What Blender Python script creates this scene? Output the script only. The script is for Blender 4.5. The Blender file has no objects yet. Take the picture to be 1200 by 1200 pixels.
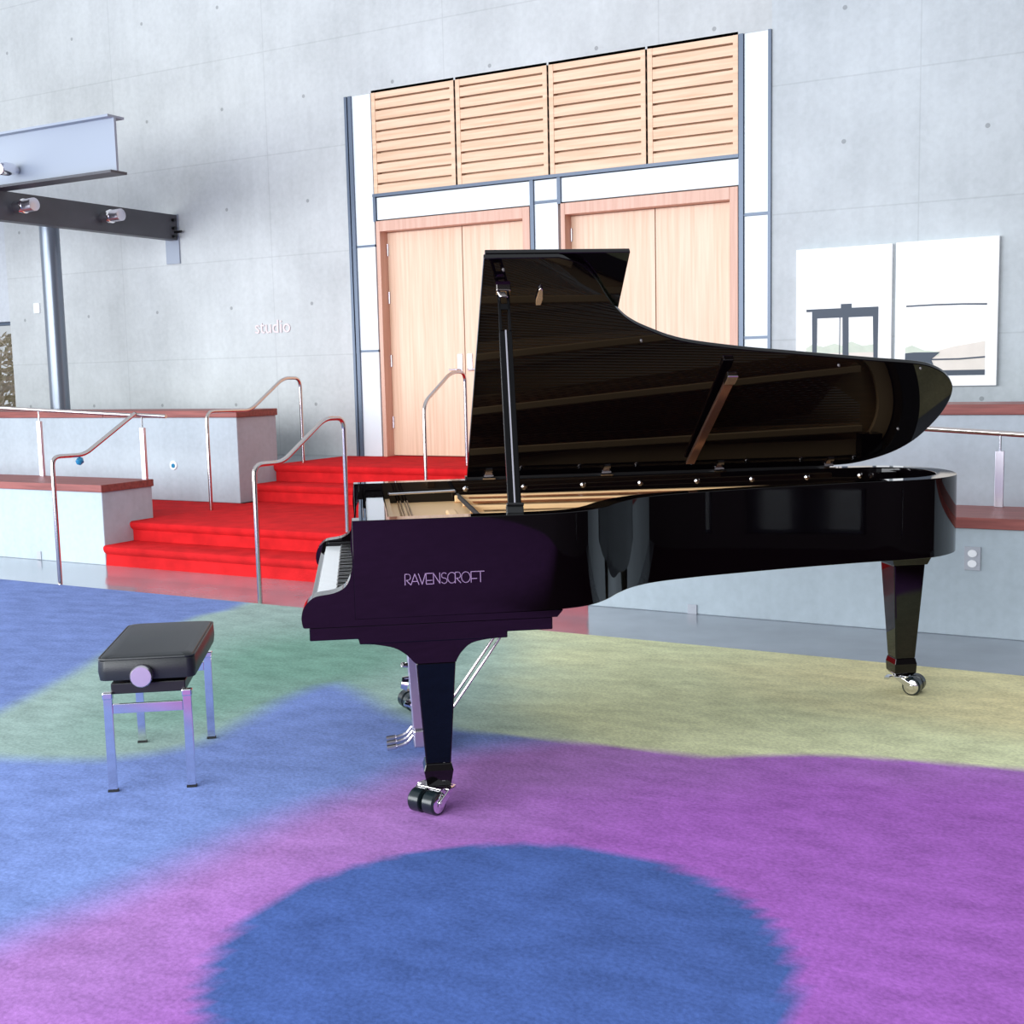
import bpy, bmesh, math, random
import numpy as np
from mathutils import Vector, Matrix, noise
random.seed(7)
S = bpy.context.scene
COL = S.collection

# ------------------------------------------------------------------ camera
cam_d = bpy.data.cameras.new('camera'); cam = bpy.data.objects.new('camera', cam_d); COL.objects.link(cam)
PITCH, ROLL, YAW, FPX, CAMH = 0.115084, -0.0221852, -0.509142, 1420.0, 1.5
cy_, sy_, cp_, sp_ = math.cos(YAW), math.sin(YAW), math.cos(PITCH), math.sin(PITCH)
fwd = Vector((sy_*cp_, cy_*cp_, -sp_)); rgt = Vector((cy_, -sy_, 0)); upv = rgt.cross(fwd)
r2 = math.cos(ROLL)*rgt + math.sin(ROLL)*upv; u2 = -math.sin(ROLL)*rgt + math.cos(ROLL)*upv
M = Matrix((r2, u2, -fwd)).transposed().to_4x4(); M.translation = (0, 0, CAMH)
cam.matrix_world = M
cam_d.sensor_width = 36; cam_d.sensor_fit = 'HORIZONTAL'; cam_d.lens = FPX/1200*36
cam_d.clip_start = .05; cam_d.clip_end = 200
S.camera = cam

# ------------------------------------------------------------------ world, lights, exposure
w = bpy.data.worlds.new('world'); S.world = w; w.use_nodes = True
wn = w.node_tree.nodes; wl = w.node_tree.links
bg = wn['Background']; bg.inputs[0].default_value = (0.86, 0.93, 1.0, 1); bg.inputs[1].default_value = 0.70

def area(name, loc, target, sx, sy, power, color=(1, 1, 1)):
    l = bpy.data.lights.new(name, 'AREA'); l.shape = 'RECTANGLE'; l.size = sx; l.size_y = sy
    l.energy = power; l.color = color
    o = bpy.data.objects.new(name, l); COL.objects.link(o); o.location = loc
    o.rotation_euler = (Vector(target)-Vector(loc)).to_track_quat('-Z', 'Y').to_euler()
    return o
area('daylight_window_wall', (-6.0, -6.5, 3.2), (-3.5, 9, 1.2), 15, 5.5, 2200, (0.93, 0.97, 1.0))
area('side_fill', (-13.5, 1.5, 2.4), (-2, 4.5, 0.2), 7, 4, 420, (0.93, 0.97, 1.0))  # added fill, lifts the carpet beneath the piano
S.view_settings.view_transform = 'Standard'; S.view_settings.look = 'None'
S.view_settings.gamma = 1; S.view_settings.use_curve_mapping = False
S.view_settings.exposure = 0.30

# ------------------------------------------------------------------ materials
def lin(c): return tuple(((x/255)/12.92 if x/255 <= .04045 else ((x/255+.055)/1.055)**2.4) for x in c)
MATS = {}
def mat(name, rgb, rough=.5, metal=0, spec=.5, noise_s=0, noise_a=0, bump=0, bump_s=200, coat=0, stretch=None, dark=None):
    if name in MATS: return MATS[name]
    m = bpy.data.materials.new(name); m.use_nodes = True; N = m.node_tree.nodes; L = m.node_tree.links
    b = N['Principled BSDF']; c = lin(rgb)
    b.inputs['Base Color'].default_value = (*c, 1); b.inputs['Roughness'].default_value = rough
    b.inputs['Metallic'].default_value = metal; b.inputs['Specular IOR Level'].default_value = spec
    if coat: b.inputs['Coat Weight'].default_value = coat; b.inputs['Coat Roughness'].default_value = .02
    if noise_a or bump:
        tc = N.new('ShaderNodeTexCoord'); mp = N.new('ShaderNodeMapping'); L.new(tc.outputs['Object'], mp.inputs[0])
        if stretch: mp.inputs['Scale'].default_value = stretch
    if noise_a:
        n = N.new('ShaderNodeTexNoise'); n.inputs['Scale'].default_value = noise_s; n.inputs['Detail'].default_value = 6
        L.new(mp.outputs[0], n.inputs['Vector'])
        cr = N.new('ShaderNodeValToRGB'); L.new(n.outputs[0], cr.inputs[0])
        d = lin(dark) if dark else tuple(x*(1-noise_a) for x in c)
        h = tuple(min(1, x*(1+noise_a*.5)) for x in c)
        cr.color_ramp.elements[0].position = .3; cr.color_ramp.elements[1].position = .7
        cr.color_ramp.elements[0].color = (*d, 1); cr.color_ramp.elements[1].color = (*h, 1)
        L.new(cr.outputs[0], b.inputs['Base Color'])
    if bump:
        n2 = N.new('ShaderNodeTexNoise'); n2.inputs['Scale'].default_value = bump_s; n2.inputs['Detail'].default_value = 3
        L.new(mp.outputs[0], n2.inputs['Vector'])
        bp = N.new('ShaderNodeBump'); bp.inputs['Strength'].default_value = bump; bp.inputs['Distance'].default_value = .01
        L.new(n2.outputs[0], bp.inputs['Height']); L.new(bp.outputs[0], b.inputs['Normal'])
    MATS[name] = m; return m

def concrete_material(name, base, joints=True):
    """board-cast concrete: blotches, faint vertical streaks, pour joints and tie holes on a regular grid"""
    m = bpy.data.materials.new(name); m.use_nodes = True; N = m.node_tree.nodes; L = m.node_tree.links
    b = N['Principled BSDF']; b.inputs['Roughness'].default_value = .6; b.inputs['Specular IOR Level'].default_value = .3
    tc = N.new('ShaderNodeTexCoord')
    def nz(scale, st, detail=6):
        mp = N.new('ShaderNodeMapping'); mp.inputs['Scale'].default_value = st; L.new(tc.outputs['Object'], mp.inputs[0])
        n = N.new('ShaderNodeTexNoise'); n.inputs['Scale'].default_value = scale; n.inputs['Detail'].default_value = detail
        L.new(mp.outputs[0], n.inputs['Vector']); return n.outputs[0]
    def mth(op, a, bb=None, c=None, clamp=False):
        n = N.new('ShaderNodeMath'); n.operation = op; n.use_clamp = clamp
        for i, v in enumerate((a, bb, c)):
            if v is None: continue
            if isinstance(v, (int, float)): n.inputs[i].default_value = v
            else: L.new(v, n.inputs[i])
        return n.outputs[0]
    big = nz(1.3, (1, 1, 1)); streak = nz(3.0, (3.5, 3.5, .25), 4); fine = nz(22, (1, 1, 1))
    v = mth('MULTIPLY_ADD', mth('SUBTRACT', big, .5), .46, 1.0)
    v = mth('MULTIPLY_ADD', mth('SUBTRACT', streak, .5), .14, v)
    v = mth('MULTIPLY_ADD', mth('SUBTRACT', fine, .5), .22, v)
    if joints:
        sp = N.new('ShaderNodeSeparateXYZ'); L.new(tc.outputs['Object'], sp.inputs[0])
        X, Z = sp.outputs[0], sp.outputs[2]
        def cell(src, off, per): # signed distance to nearest grid line
            t = mth('DIVIDE', mth('SUBTRACT', src, off), per)
            return mth('MULTIPLY', mth('SUBTRACT', mth('FRACT', mth('ADD', t, .5)), .5), per)
        dx = cell(X, -8.11, 1.112); dz = cell(Z, 1.205, 1.058)
        d = mth('SQRT', mth('ADD', mth('MULTIPLY', dx, dx), mth('MULTIPLY', dz, dz)))
        hole = mth('LESS_THAN', d, .019)
        jz = mth('LESS_THAN', mth('ABSOLUTE', cell(Z, 1.72, 1.058)), .006)
        jx = mth('LESS_THAN', mth('ABSOLUTE', cell(X, -8.62, 2.224)), .005)
        v = mth('MULTIPLY', v, mth('SUBTRACT', 1, mth('MULTIPLY', hole, .38)))
        v = mth('MULTIPLY', v, mth('SUBTRACT', 1, mth('MULTIPLY', mth('MAXIMUM', jz, jx), .12)))
    mx = N.new('ShaderNodeMix'); mx.data_type = 'RGBA'; mx.blend_type = 'MULTIPLY'; mx.inputs[0].default_value = 1
    mx.inputs[6].default_value = (*lin(base), 1)
    cb = N.new('ShaderNodeCombineColor')
    for i in range(3): L.new(v, cb.inputs[i])
    L.new(cb.outputs[0], mx.inputs[7]); L.new(mx.outputs[2], b.inputs['Base Color'])
    bp = N.new('ShaderNodeBump'); bp.inputs['Strength'].default_value = .15; bp.inputs['Distance'].default_value = .01
    L.new(fine, bp.inputs['Height']); L.new(bp.outputs[0], b.inputs['Normal'])
    return m

def wood_material(name, rgb, dark, scale=6, st=(6, 6, .35), rough=.45):
    return mat(name, rgb, rough, noise_s=scale, noise_a=.2, dark=dark, stretch=st)

CONC_L = concrete_material('cast_concrete', (185, 188, 189))
CONC_B = concrete_material('bench_concrete', (170, 182, 191), joints=False)
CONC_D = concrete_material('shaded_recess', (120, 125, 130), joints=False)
POLISH = mat('polished_concrete_floor', (143, 148, 158), .16, spec=.8, noise_s=2.5, noise_a=.18, coat=.3)
BLACK = mat('black_lacquer', (6, 4, 6), .03, spec=.40)
BLACKM = mat('black_satin_metal', (14, 14, 16), .35)
CHROME = mat('chrome', (235, 232, 235), .08, metal=1)
STEEL = mat('brushed_steel', (205, 195, 192), .17, metal=1)
SATIN = mat('satin_aluminium', (205, 200, 210), .3, metal=1)
GOLD = mat('gold_iron_plate', (232, 192, 142), .45, metal=.12)
SPRUCE = mat('spruce_soundboard', (218, 178, 124), .35, noise_s=20, noise_a=.15, stretch=(.3, 6, 1))
IVORY = mat('white_key_plastic', (236, 238, 240), .15)
EBONY = mat('black_key', (12, 10, 10), .25)
STRING = mat('string_steel', (200, 195, 190), .25, metal=1)
COPPER = mat('copper_winding', (190, 120, 80), .3, metal=1)
FELT = mat('damper_felt', (30, 26, 28), .9)
LETTER = mat('silver_lettering', (190, 165, 195), .35, metal=.6)
LEATHER = mat('black_leather', (22, 25, 29), .42, bump=.06, bump_s=200, noise_s=5, noise_a=.2)
RUBBER = mat('black_rubber', (16, 17, 18), .5)
WHEELR = mat('caster_tyre', (20, 30, 34), .25)
REDC = mat('red_stair_carpet', (202, 34, 38), .95, spec=.1, noise_s=7, noise_a=.2, bump=.8, bump_s=160)
CAPW = wood_material('ipe_bench_seat', (142, 74, 68), (114, 54, 50), 5, (.5, 8, 8), .5)
MAPLE = wood_material('maple_door_veneer', (219, 190, 166), (211, 177, 148), 5, (9, 9, .3), .4)
MAPLEF = wood_material('maple_frame', (206, 166, 148), (196, 152, 132), 5, (7, 7, .3), .45)
SLATW = wood_material('maple_slat', (222, 188, 160), (210, 172, 140), 5, (.4, 7, 7), .45)
PANELW = mat('white_wall_panel', (222, 230, 236), .4, noise_s=1.2, noise_a=.05)
MULL = mat('blue_grey_mullion', (92, 104, 122), .4, metal=.3)
BEAMM = mat('dark_painted_steel', (72, 72, 78), .45, noise_s=3, noise_a=.2)
COLM = mat('painted_steel_column', (120, 128, 140), .28, metal=.55)
BEAML = mat('blue_grey_steel', (146, 154, 168), .45)
WHITEP = mat('white_art_board', (250, 250, 250), .5)
SLATE = mat('slate_print', (64, 74, 88), .6)
TAN = mat('pale_tan_print', (228, 218, 208), .6, noise_s=9, noise_a=.06)
SAGE = mat('pale_green_print', (206, 214, 198), .6, noise_s=14, noise_a=.08)
PALEB = mat('pale_blue_print', (232, 238, 246), .6)
GREYP = mat('grey_outlet_plate', (168, 172, 182), .4)
WHITEPL = mat('white_plastic', (238, 240, 244), .35)
BLUEG = mat('blue_glass', (40, 120, 160), .1)
STUD = mat('off_white_letter', (218, 202, 204), .5)
LEAF = mat('dry_leaves', (228, 210, 198), .8, noise_s=6, noise_a=.3, dark=(176, 166, 120))

def glass():
    m = bpy.data.materials.new('window_glass'); m.use_nodes = True; N = m.node_tree.nodes; L = m.node_tree.links
    b = N['Principled BSDF']; b.inputs['Transmission Weight'].default_value = 1; b.inputs['Roughness'].default_value = 0
    b.inputs['IOR'].default_value = 1.1; return m
GLASS = glass()

# ------------------------------------------------------------------ builders
def link(name, bm, m, parent=None, smooth=False, bevel=0, mats=None):
    me = bpy.data.meshes.new(name); bmesh.ops.recalc_face_normals(bm, faces=bm.faces); bm.to_mesh(me); bm.free()
    for mm in (mats or [m]): me.materials.append(mm)
    o = bpy.data.objects.new(name, me); COL.objects.link(o)
    if smooth:
        for p in me.polygons: p.use_smooth = True
        try: me.set_sharp_from_angle(angle=math.radians(35))
        except Exception: pass
    if bevel:
        bv = o.modifiers.new('bevel', 'BEVEL'); bv.width = bevel; bv.segments = 2; bv.limit_method = 'ANGLE'; bv.angle_limit = math.radians(40)
        bv.harden_normals = False
    if parent: o.parent = parent
    return o
def B(): return bmesh.new()
def box(bm, x0, x1, y0, y1, z0, z1):
    v = [bm.verts.new(p) for p in ((x0,y0,z0),(x1,y0,z0),(x1,y1,z0),(x0,y1,z0),(x0,y0,z1),(x1,y0,z1),(x1,y1,z1),(x0,y1,z1))]
    for f in ((0,3,2,1),(4,5,6,7),(0,1,5,4),(1,2,6,5),(2,3,7,6),(3,0,4,7)): bm.faces.new([v[i] for i in f])
    return bm
def prism(bm, pts, f, a, b):
    """closed 2-D outline pts mapped by f(p, t) at t=a and t=b"""
    A = [bm.verts.new(f(p, a)) for p in pts]; Bv = [bm.verts.new(f(p, b)) for p in pts]; n = len(pts)
    bm.faces.new(A); bm.faces.new(Bv[::-1])
    for i in range(n): bm.faces.new((A[i], A[(i+1) % n], Bv[(i+1) % n], Bv[i]))
    return bm
fXY = lambda p, t: (p[0], p[1], t)
fXZ = lambda p, t: (p[0], t, p[1])
fYZ = lambda p, t: (t, p[0], p[1])
def ring(bm, outer, inner, z0, z1, closed=True):
    n = len(outer); R = []
    for pts, z in ((outer, z0), (outer, z1), (inner, z1), (inner, z0)): R.append([bm.verts.new((p[0], p[1], z)) for p in pts])
    for i in range(n if closed else n-1):
        j = (i+1) % n
        for k in range(4): bm.faces.new((R[k][i], R[k][j], R[(k+1) % 4][j], R[(k+1) % 4][i]))
    if not closed:
        for i in (0, n-1): bm.faces.new([R[k][i] for k in range(4)])
    return bm
def tube(bm, path, r, seg=12, cap=True):
    P = [Vector(p) for p in path]; rings = []; n0 = None
    for i, p in enumerate(P):
        t = (P[min(i+1, len(P)-1)]-P[max(i-1, 0)]).normalized()
        if n0 is None: n0 = t.orthogonal().normalized()
        n0 = (n0 - t*n0.dot(t)).normalized(); bb = t.cross(n0)
        rr = r[i] if isinstance(r, (list, tuple)) else r
        rings.append([bm.verts.new(p + rr*(math.cos(a)*n0+math.sin(a)*bb)) for a in [2*math.pi*k/seg for k in range(seg)]])
    for i in range(len(rings)-1):
        for k in range(seg):
            bm.faces.new((rings[i][k], rings[i][(k+1) % seg], rings[i+1][(k+1) % seg], rings[i+1][k]))
    if cap: bm.faces.new(rings[0][::-1]); bm.faces.new(rings[-1])
    return bm
def fillet(pts, rad, n=6):
    """round the corners of a 3-D polyline"""
    P = [Vector(p) for p in pts]; out = [P[0]]
    for i in range(1, len(P)-1):
        a, b, c = P[i-1], P[i], P[i+1]; d1 = (a-b); d2 = (c-b)
        r = min(rad, d1.length*.45, d2.length*.45); s = b+d1.normalized()*r; e = b+d2.normalized()*r
        for k in range(n+1):
            t = k/n; out.append((1-t)**2*s + 2*t*(1-t)*b + t*t*e)
    out.append(P[-1]); return out
def spline(pts, n=8):
    """Catmull-Rom through 2-D points (open)"""
    P = [Vector((*p, 0)) if len(p) == 2 else Vector(p) for p in pts]; out = []
    for i in range(len(P)-1):
        p0 = P[max(i-1, 0)]; p1 = P[i]; p2 = P[i+1]; p3 = P[min(i+2, len(P)-1)]
        for k in range(n):
            t = k/n
            out.append(.5*((2*p1)+(p2-p0)*t+(2*p0-5*p1+4*p2-p3)*t*t+(3*p1-p0-3*p2+p3)*t**3))
    out.append(P[-1]); return [(v.x, v.y) for v in out]
def offset(pts, d):
    """shift an open 2-D polyline to its left by d"""
    out = []
    for i, p in enumerate(pts):
        a = Vector(pts[max(i-1, 0)]); b = Vector(pts[min(i+1, len(pts)-1)]); t = (b-a).normalized()
        out.append((p[0]-t.y*d, p[1]+t.x*d))
    return out
def empty(name, loc, rz=0):
    o = bpy.data.objects.new(name, None); COL.objects.link(o); o.location = loc; o.rotation_euler = (0, 0, rz); return o
def tag(o, label=None, cat=None, group=None, kind=None):
    if label: o['label'] = label
    if cat: o['category'] = cat
    if group: o['group'] = group
    if kind: o['kind'] = kind
    return o
def struct(name, bm, m, **k): return tag(link(name, bm, m, **k), kind='structure')
def copy_obj(o, parent=None, loc=None):
    c = o.copy(); COL.objects.link(c)
    if parent: c.parent = parent
    if loc is not None: c.location = loc
    return c
def copy_tree(o, parent=None):
    c = copy_obj(o, parent)
    for ch in list(o.children): copy_tree(ch, c)
    return c

# ================================================================== THE ROOM
YW = 10.30          # face of the back wall
R = .165            # stair rise
XL, XR = -7.70, -3.32   # stair sides
struct('floor', box(B(), -16, 9, -9, 12, -.2, 0), POLISH)

# back wall in pieces around the door bay and the small window at far left
bm = B(); box(bm, -12.83, -7.585, YW, YW+.3, 0, 7.5); struct('wall_back', bm, CONC_L)
bm = B(); box(bm, -3.155, 3.8, YW-.0, YW+.3, 0, 7.5); struct('wall_back_right', bm, concrete_material('dimmer_lit_concrete', (182, 188, 192)))  # separate concrete tone stands in for the weaker light at right
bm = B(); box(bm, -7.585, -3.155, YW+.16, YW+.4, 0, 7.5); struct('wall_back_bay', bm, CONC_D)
bm = B(); box(bm, -16, -12.83, YW, YW+.3, 2.26, 7.5); box(bm, -16, -12.83, YW, YW+.3, 0, 1.05); box(bm, -16, -14.4, YW, YW+.3, 1.05, 2.26)
struct('wall_back_left', bm, concrete_material('grey_concrete', (186, 190, 196), joints=False))
wf = empty('window_1', (-13.6, YW+.1, 1.05)); tag(wf, kind='structure')
fr = B(); box(fr, -.79, .77, -.03, .05, 0, .04); box(fr, -.79, .77, -.03, .05, 1.17, 1.21); box(fr, -.79, -.75, -.03, .05, .04, 1.17); box(fr, .735, .77, -.03, .05, .04, 1.17)
link('window_frame', fr, MULL, wf); link('pane', box(B(), -.75, .735, 0, .012, .04, 1.17), GLASS, wf)

DARKW = mat('unseen_dark_wall', (30, 14, 14), .6)  # wall out of view, added dark so the piano's bent side reflects black
bm = B(); YA, YB_, ZA, ZB = 3.82, 3.93, .12, .50
box(bm, 3.8, 4.1, -8, YA, 0, 6.5); box(bm, 3.8, 4.1, YB_, 12, 0, 6.5); box(bm, 3.8, 4.1, YA, YB_, 0, ZA); box(bm, 3.8, 4.1, YA, YB_, ZB, 6.5)
struct('wall_right', bm, DARKW)
w2 = empty('reflection_window', (3.95, (YA+YB_)/2, ZA)); tag(w2, kind='structure')  # unseen slot, added and sized for the bluish reflection on the bent side
fr = B(); h2 = (YB_-YA)/2
for a in ((-h2, h2, 0, .02), (-h2, h2, ZB-ZA-.02, ZB-ZA), (-h2, -h2+.02, .02, ZB-ZA-.02), (h2-.02, h2, .02, ZB-ZA-.02)): box(fr, -.03, .03, *a)
link('window_frame', fr, MULL, w2); link('pane', box(B(), -.004, .004, -h2+.02, h2-.02, .02, ZB-ZA-.02), GLASS, w2)

# white panels and blue-grey mullions of the door bay
def panel(n, x0, x1, z0, z1, y=YW-.0):
    struct('trim_%d' % n, box(B(), x0, x1, y, y+.15, z0, z1), PANELW, bevel=.003)
k = 1
for x0, x1, z0, z1 in ((-7.50, -7.272, .66, 1.735), (-7.50, -7.272, 1.755, 2.795), (-7.50, -7.272, 2.815, 4.3),
                       (-7.235, -5.475, 3.055, 3.275), (-5.435, -5.19, .66, 3.06), (-5.435, -5.19, 3.085, 3.275),
                       (-5.15, -3.445, 3.055, 3.275), (-3.395, -3.185, .66, 1.74), (-3.395, -3.185, 1.76, 2.785), (-3.395, -3.185, 2.81, 4.3)):
    panel(k, x0, x1, z0, z1); k += 1
def mull(n, x0, x1, z0, z1, d=.02):
    struct('trim_%d' % n, box(B(), x0, x1, YW-d, YW+.15, z0, z1), MULL)
for x0, x1, z0, z1 in ((-7.585, -7.555, .66, 4.3), (-7.54, -7.50, .66, 4.3), (-5.475, -5.437, .66, 3.28), (-5.188, -5.152, 3.04, 3.28),
                       (-3.44, -3.40, .66, 4.3), (-3.183, -3.157, .66, 4.3), (-7.27, -7.24, 3.04, 3.28)):
    mull(k, x0, x1, z0, z1); k += 1
for x0, x1, z in ((-7.555, -7.272, 1.745), (-7.555, -7.272, 2.805), (-5.437, -5.188, 3.072), (-3.40, -3.183, 1.75), (-3.40, -3.183, 2.797)):
    struct('trim_%d' % k, box(B(), x0, x1, YW-.006, YW+.15, z-.011, z+.011), MULL); k += 1
struct('trim_%d' % k, box(B(), -7.27, -3.44, YW-.025, YW+.15, 3.282, 3.312), MULL); k += 1
# wood slat grilles over the doors
for gx0, gx1, lab in ((-7.26, -6.29, 'left'), (-6.27, -5.28, 'middle'), (-5.26, -4.30, 'mid right'), (-4.28, -3.45, 'right')):
    g = B(); z = 3.315
    box(g, gx0, gx1, YW+.07, YW+.15, 3.315, 4.3)
    while z < 4.25:
        box(g, gx0+.0, gx1, YW-.0, YW+.06, z, z+.082); z += .103
    box(g, gx0, gx0+.045, YW-.005, YW+.06, 3.315, 4.3); box(g, gx1-.045, gx1, YW-.005, YW+.06, 3.315, 4.3)
    struct('trim_%d' % k, g, SLATW); k += 1
struct('trim_%d' % k, box(B(), -7.585, -3.155, YW, YW+.16, 4.3, 7.5), CONC_L); k += 1

# double doors
def double_door(n, x0, x1, ztop, seam, handles):
    d = empty('door_%d' % n, ((x0+x1)/2, YW, 4*R)); tag(d, kind='structure'); cx = (x0+x1)/2; zb = 4*R
    f = B(); H = ztop-zb
    box(f, x0-cx, x0-cx+.045, -.03, .15, 0, H); box(f, x1-cx-.075, x1-cx, -.03, .15, 0, H); box(f, x0-cx+.045, x1-cx-.075, -.03, .15, H-.105, H)
    link('door_frame', f, MAPLEF, d, bevel=.004)
    for a, b, nm in ((x0+.045, seam-.004, 0), (seam+.004, x1-.075, 1)):
        lf = link('door_leaf', box(B(), a-cx, b-cx, .10, .148, .008, H-.108), MAPLE, d, bevel=.003)
        if handles:
            hx = (seam-cx-.085) if nm == 0 else (seam-cx+.03)
            hb = B(); box(hb, hx, hx+.055, .088, .101, .86, 1.03)
            ph = link('handle_plate', hb, SATIN, lf, bevel=.004)
            tb = B(); s = -1 if nm == 0 else 1
            tube(tb, fillet([(hx+.027, .09, .875), (hx+.027, .045, .875), (hx+.027+s*.10, .045, .875)], .02), .009)
            link('lever', tb, SATIN, lf, smooth=True)
    for zz in (.35, .98, 1.62, 2.1):
        hb = B(); tube(hb, [(x0-cx+.052, .094, zz-.06), (x0-cx+.052, .094, zz+.06)], .010); link('hinge', hb, SATIN, d, smooth=True)
double_door(1, -7.235, -5.477, 3.04, -6.30, True)
double_door(2, -5.15, -3.443, 3.04, -4.26, True)

# red carpeted stairs; every riser with a rounded nose
def stair_profile(steps, y_end, z_floor):
    """(y, z) outline: steps = [(riser_y, top_z), ...]"""
    pts = [(steps[0][0], z_floor)]
    for i, (y, z) in enumerate(steps):
        pts += [(y+.012, z-.075), (y-.012, z-.055), (y-.022, z-.03), (y-.018, z-.01), (y, z)]
        nxt = steps[i+1][0] if i+1 < len(steps) else None
        if nxt is not None: pts.append((nxt+.012, z))
    pts += [(y_end, steps[-1][1]), (y_end, z_floor)]
    return pts
st = link('carpeted_stairs', prism(B(), stair_profile([(6.95, R), (7.25, 2*R)], 8.85, 0), fYZ, XL+.002, XR-.017), REDC, smooth=True)
tag(st, 'lower flight of two bright red carpeted steps behind the piano keyboard', 'stairs', 'red carpeted stair flights')
st = link('carpeted_stairs', prism(B(), stair_profile([(8.85, 3*R), (9.15, 4*R)], YW-.004, 0), fYZ, -7.735, XR), REDC, smooth=True)
tag(st, 'upper flight of red carpeted steps leading to the wooden double doors', 'stairs', 'red carpeted stair flights')
struct('floor_landing_left', box(B(), -16, XL, 7.52, 8.64, 0, 2*R), REDC)
struct('floor_landing_right', box(B(), XR, 3.8, 7.52, 8.64, 0, 2*R), REDC)
struct('floor_upper_left', box(B(), -16, -7.74, 9.22, YW, 0, 4*R), POLISH)
struct('floor_upper_right', box(B(), XR, 3.8, 9.22, YW, 0, 4*R), POLISH)

struct('floor_threshold', box(B(), -7.58, -3.16, YW-.003, YW+.158, 0, 4*R), REDC)
# concrete bench blocks with wooden seats
def bench_block(label, x0, x1, y0, y1, z0, zc, zt, open_end, cat='bench'):
    e = empty('concrete_bench', ((x0+x1)/2, (y0+y1)/2, z0)); cx, cy = e.location.x, e.location.y
    tag(e, label, cat, 'concrete bench blocks with reddish wooden seats')
    link('base', box(B(), x0-cx, x1-cx, y0-cy, y1-cy, 0, zc-z0), CONC_B, e, bevel=.006)
    s = B(); a = x0 if open_end == 'right' else x1; sgn = 1 if open_end == 'left' else -1
    ends = [x1+.015]; x = x1+.015
    if open_end == 'right':
        while x > x0: s and None; nx = max(x-1.75, x0); box(s, nx-cx+.004, x-cx, y0-cy-.015, y1-cy+.01, zc-z0, zt-z0); x = nx
    else:
        x = x0-.015
        while x < x1: nx = min(x+1.75, x1); box(s, x-cx, nx-cx-.004, y0-cy-.015, y1-cy+.01, zc-z0, zt-z0); x = nx
    link('wooden_seat', s, CAPW, e, bevel=.004)
bench_block('low concrete bench with wooden seat left of the red stairs, by the carpet', -13, XL, 6.95, 7.50, 0, .60, .66, 'right')
bench_block('upper concrete bench with wooden top at left, in front of the steel column', -15, -7.74, 8.64, 9.20, 2*R, 1.135, 1.20, 'right')
bench_block('low concrete bench with wooden seat at right, behind the piano tail and tail leg', XR, 3.78, 6.92, 7.50, 0, .60, .66, 'left')
bench_block('upper concrete bench with wooden top at right, below the two artworks', XR, 3.78, 8.64, 9.20, 2*R, 1.145, 1.215, 'left')

# steel handrails
def rail(label, paths, radius=.0165, mat_=STEEL, posts=(), base=None, group='tubular steel stair handrails'):
    e = empty('handrail', base or paths[0][0]); tag(e, label, 'handrail', group); o = Vector(e.location)
    for p in paths:
        link('rail_tube', tube(B(), [Vector(q)-o for q in p], radius, 14), mat_, e, smooth=True)
    for (x, y, z0, z1) in posts:
        bm = B(); box(bm, x-.024-o.x, x+.024-o.x, y-.014-o.y, y+.014-o.y, z0-o.z, z1-.09-o.z)
        po = link('post', bm, SATIN, e, bevel=.002)
        link('post_pin', tube(B(), [Vector((x, y, z1-.09))-o, Vector((x, y, z1))-o], .007, 10), CHROME, po, smooth=True)
    return e
zA = 1.215
A_path = fillet([(-7.33, 6.17, 0.0), (-7.33, 6.17, .95), (-7.33, 6.47, .945), (-7.33, 7.0, 1.235)], .07)
A_path2 = [(-7.33, 7.0, 1.235), (-7.83, 7.46, 1.205), (-9.5, 7.46, 1.275), (-12.5, 7.46, 1.36)]
rail('steel handrail left of the red stairs, running on as guard rail over the bench',
     [A_path, A_path2, [(-7.78, 7.46, 1.208), (-7.45, 7.46, 1.195)]], posts=((-7.73, 7.46, .66, 1.19), (-9.0, 7.46, .66, 1.245), (-10.4, 7.46, .66, 1.30)))
rail('steel handrail standing in the middle of the lower red steps beside the keyboard',
     [fillet([(-5.36, 6.13, 0), (-5.36, 6.13, .93), (-5.36, 6.42, .925), (-5.36, 6.90, 1.20), (-5.36, 7.12, 1.195), (-5.36, 7.12, .36)], .08)])
rail('steel handrail bent over the upper red steps in front of the left upper bench',
     [fillet([(-7.6, 8.10, .33), (-7.6, 8.10, 1.21), (-7.6, 8.68, 1.20), (-7.6, 9.17, 1.49), (-7.6, 9.42, 1.487), (-7.6, 9.42, .62)], .09)])
rail('steel handrail in front of the left wooden double doors',
     [fillet([(-5.72, 8.74, .33), (-5.72, 8.74, 1.25), (-5.72, 9.2, 1.51), (-5.72, 9.43, 1.51), (-5.72, 9.43, .66)], .09)])
rail('steel guard rail over the low bench at right, behind the piano tail', [[(-3.2, 7.46, 1.19), (-1.33, 7.46, 1.112), (-.81, 7.46, 1.08), (1.5, 7.46, .99)]],
     posts=((-.935, 7.46, .66, 1.075), (-2.3, 7.46, .66, 1.14)), group='tubular steel stair handrails')

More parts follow.
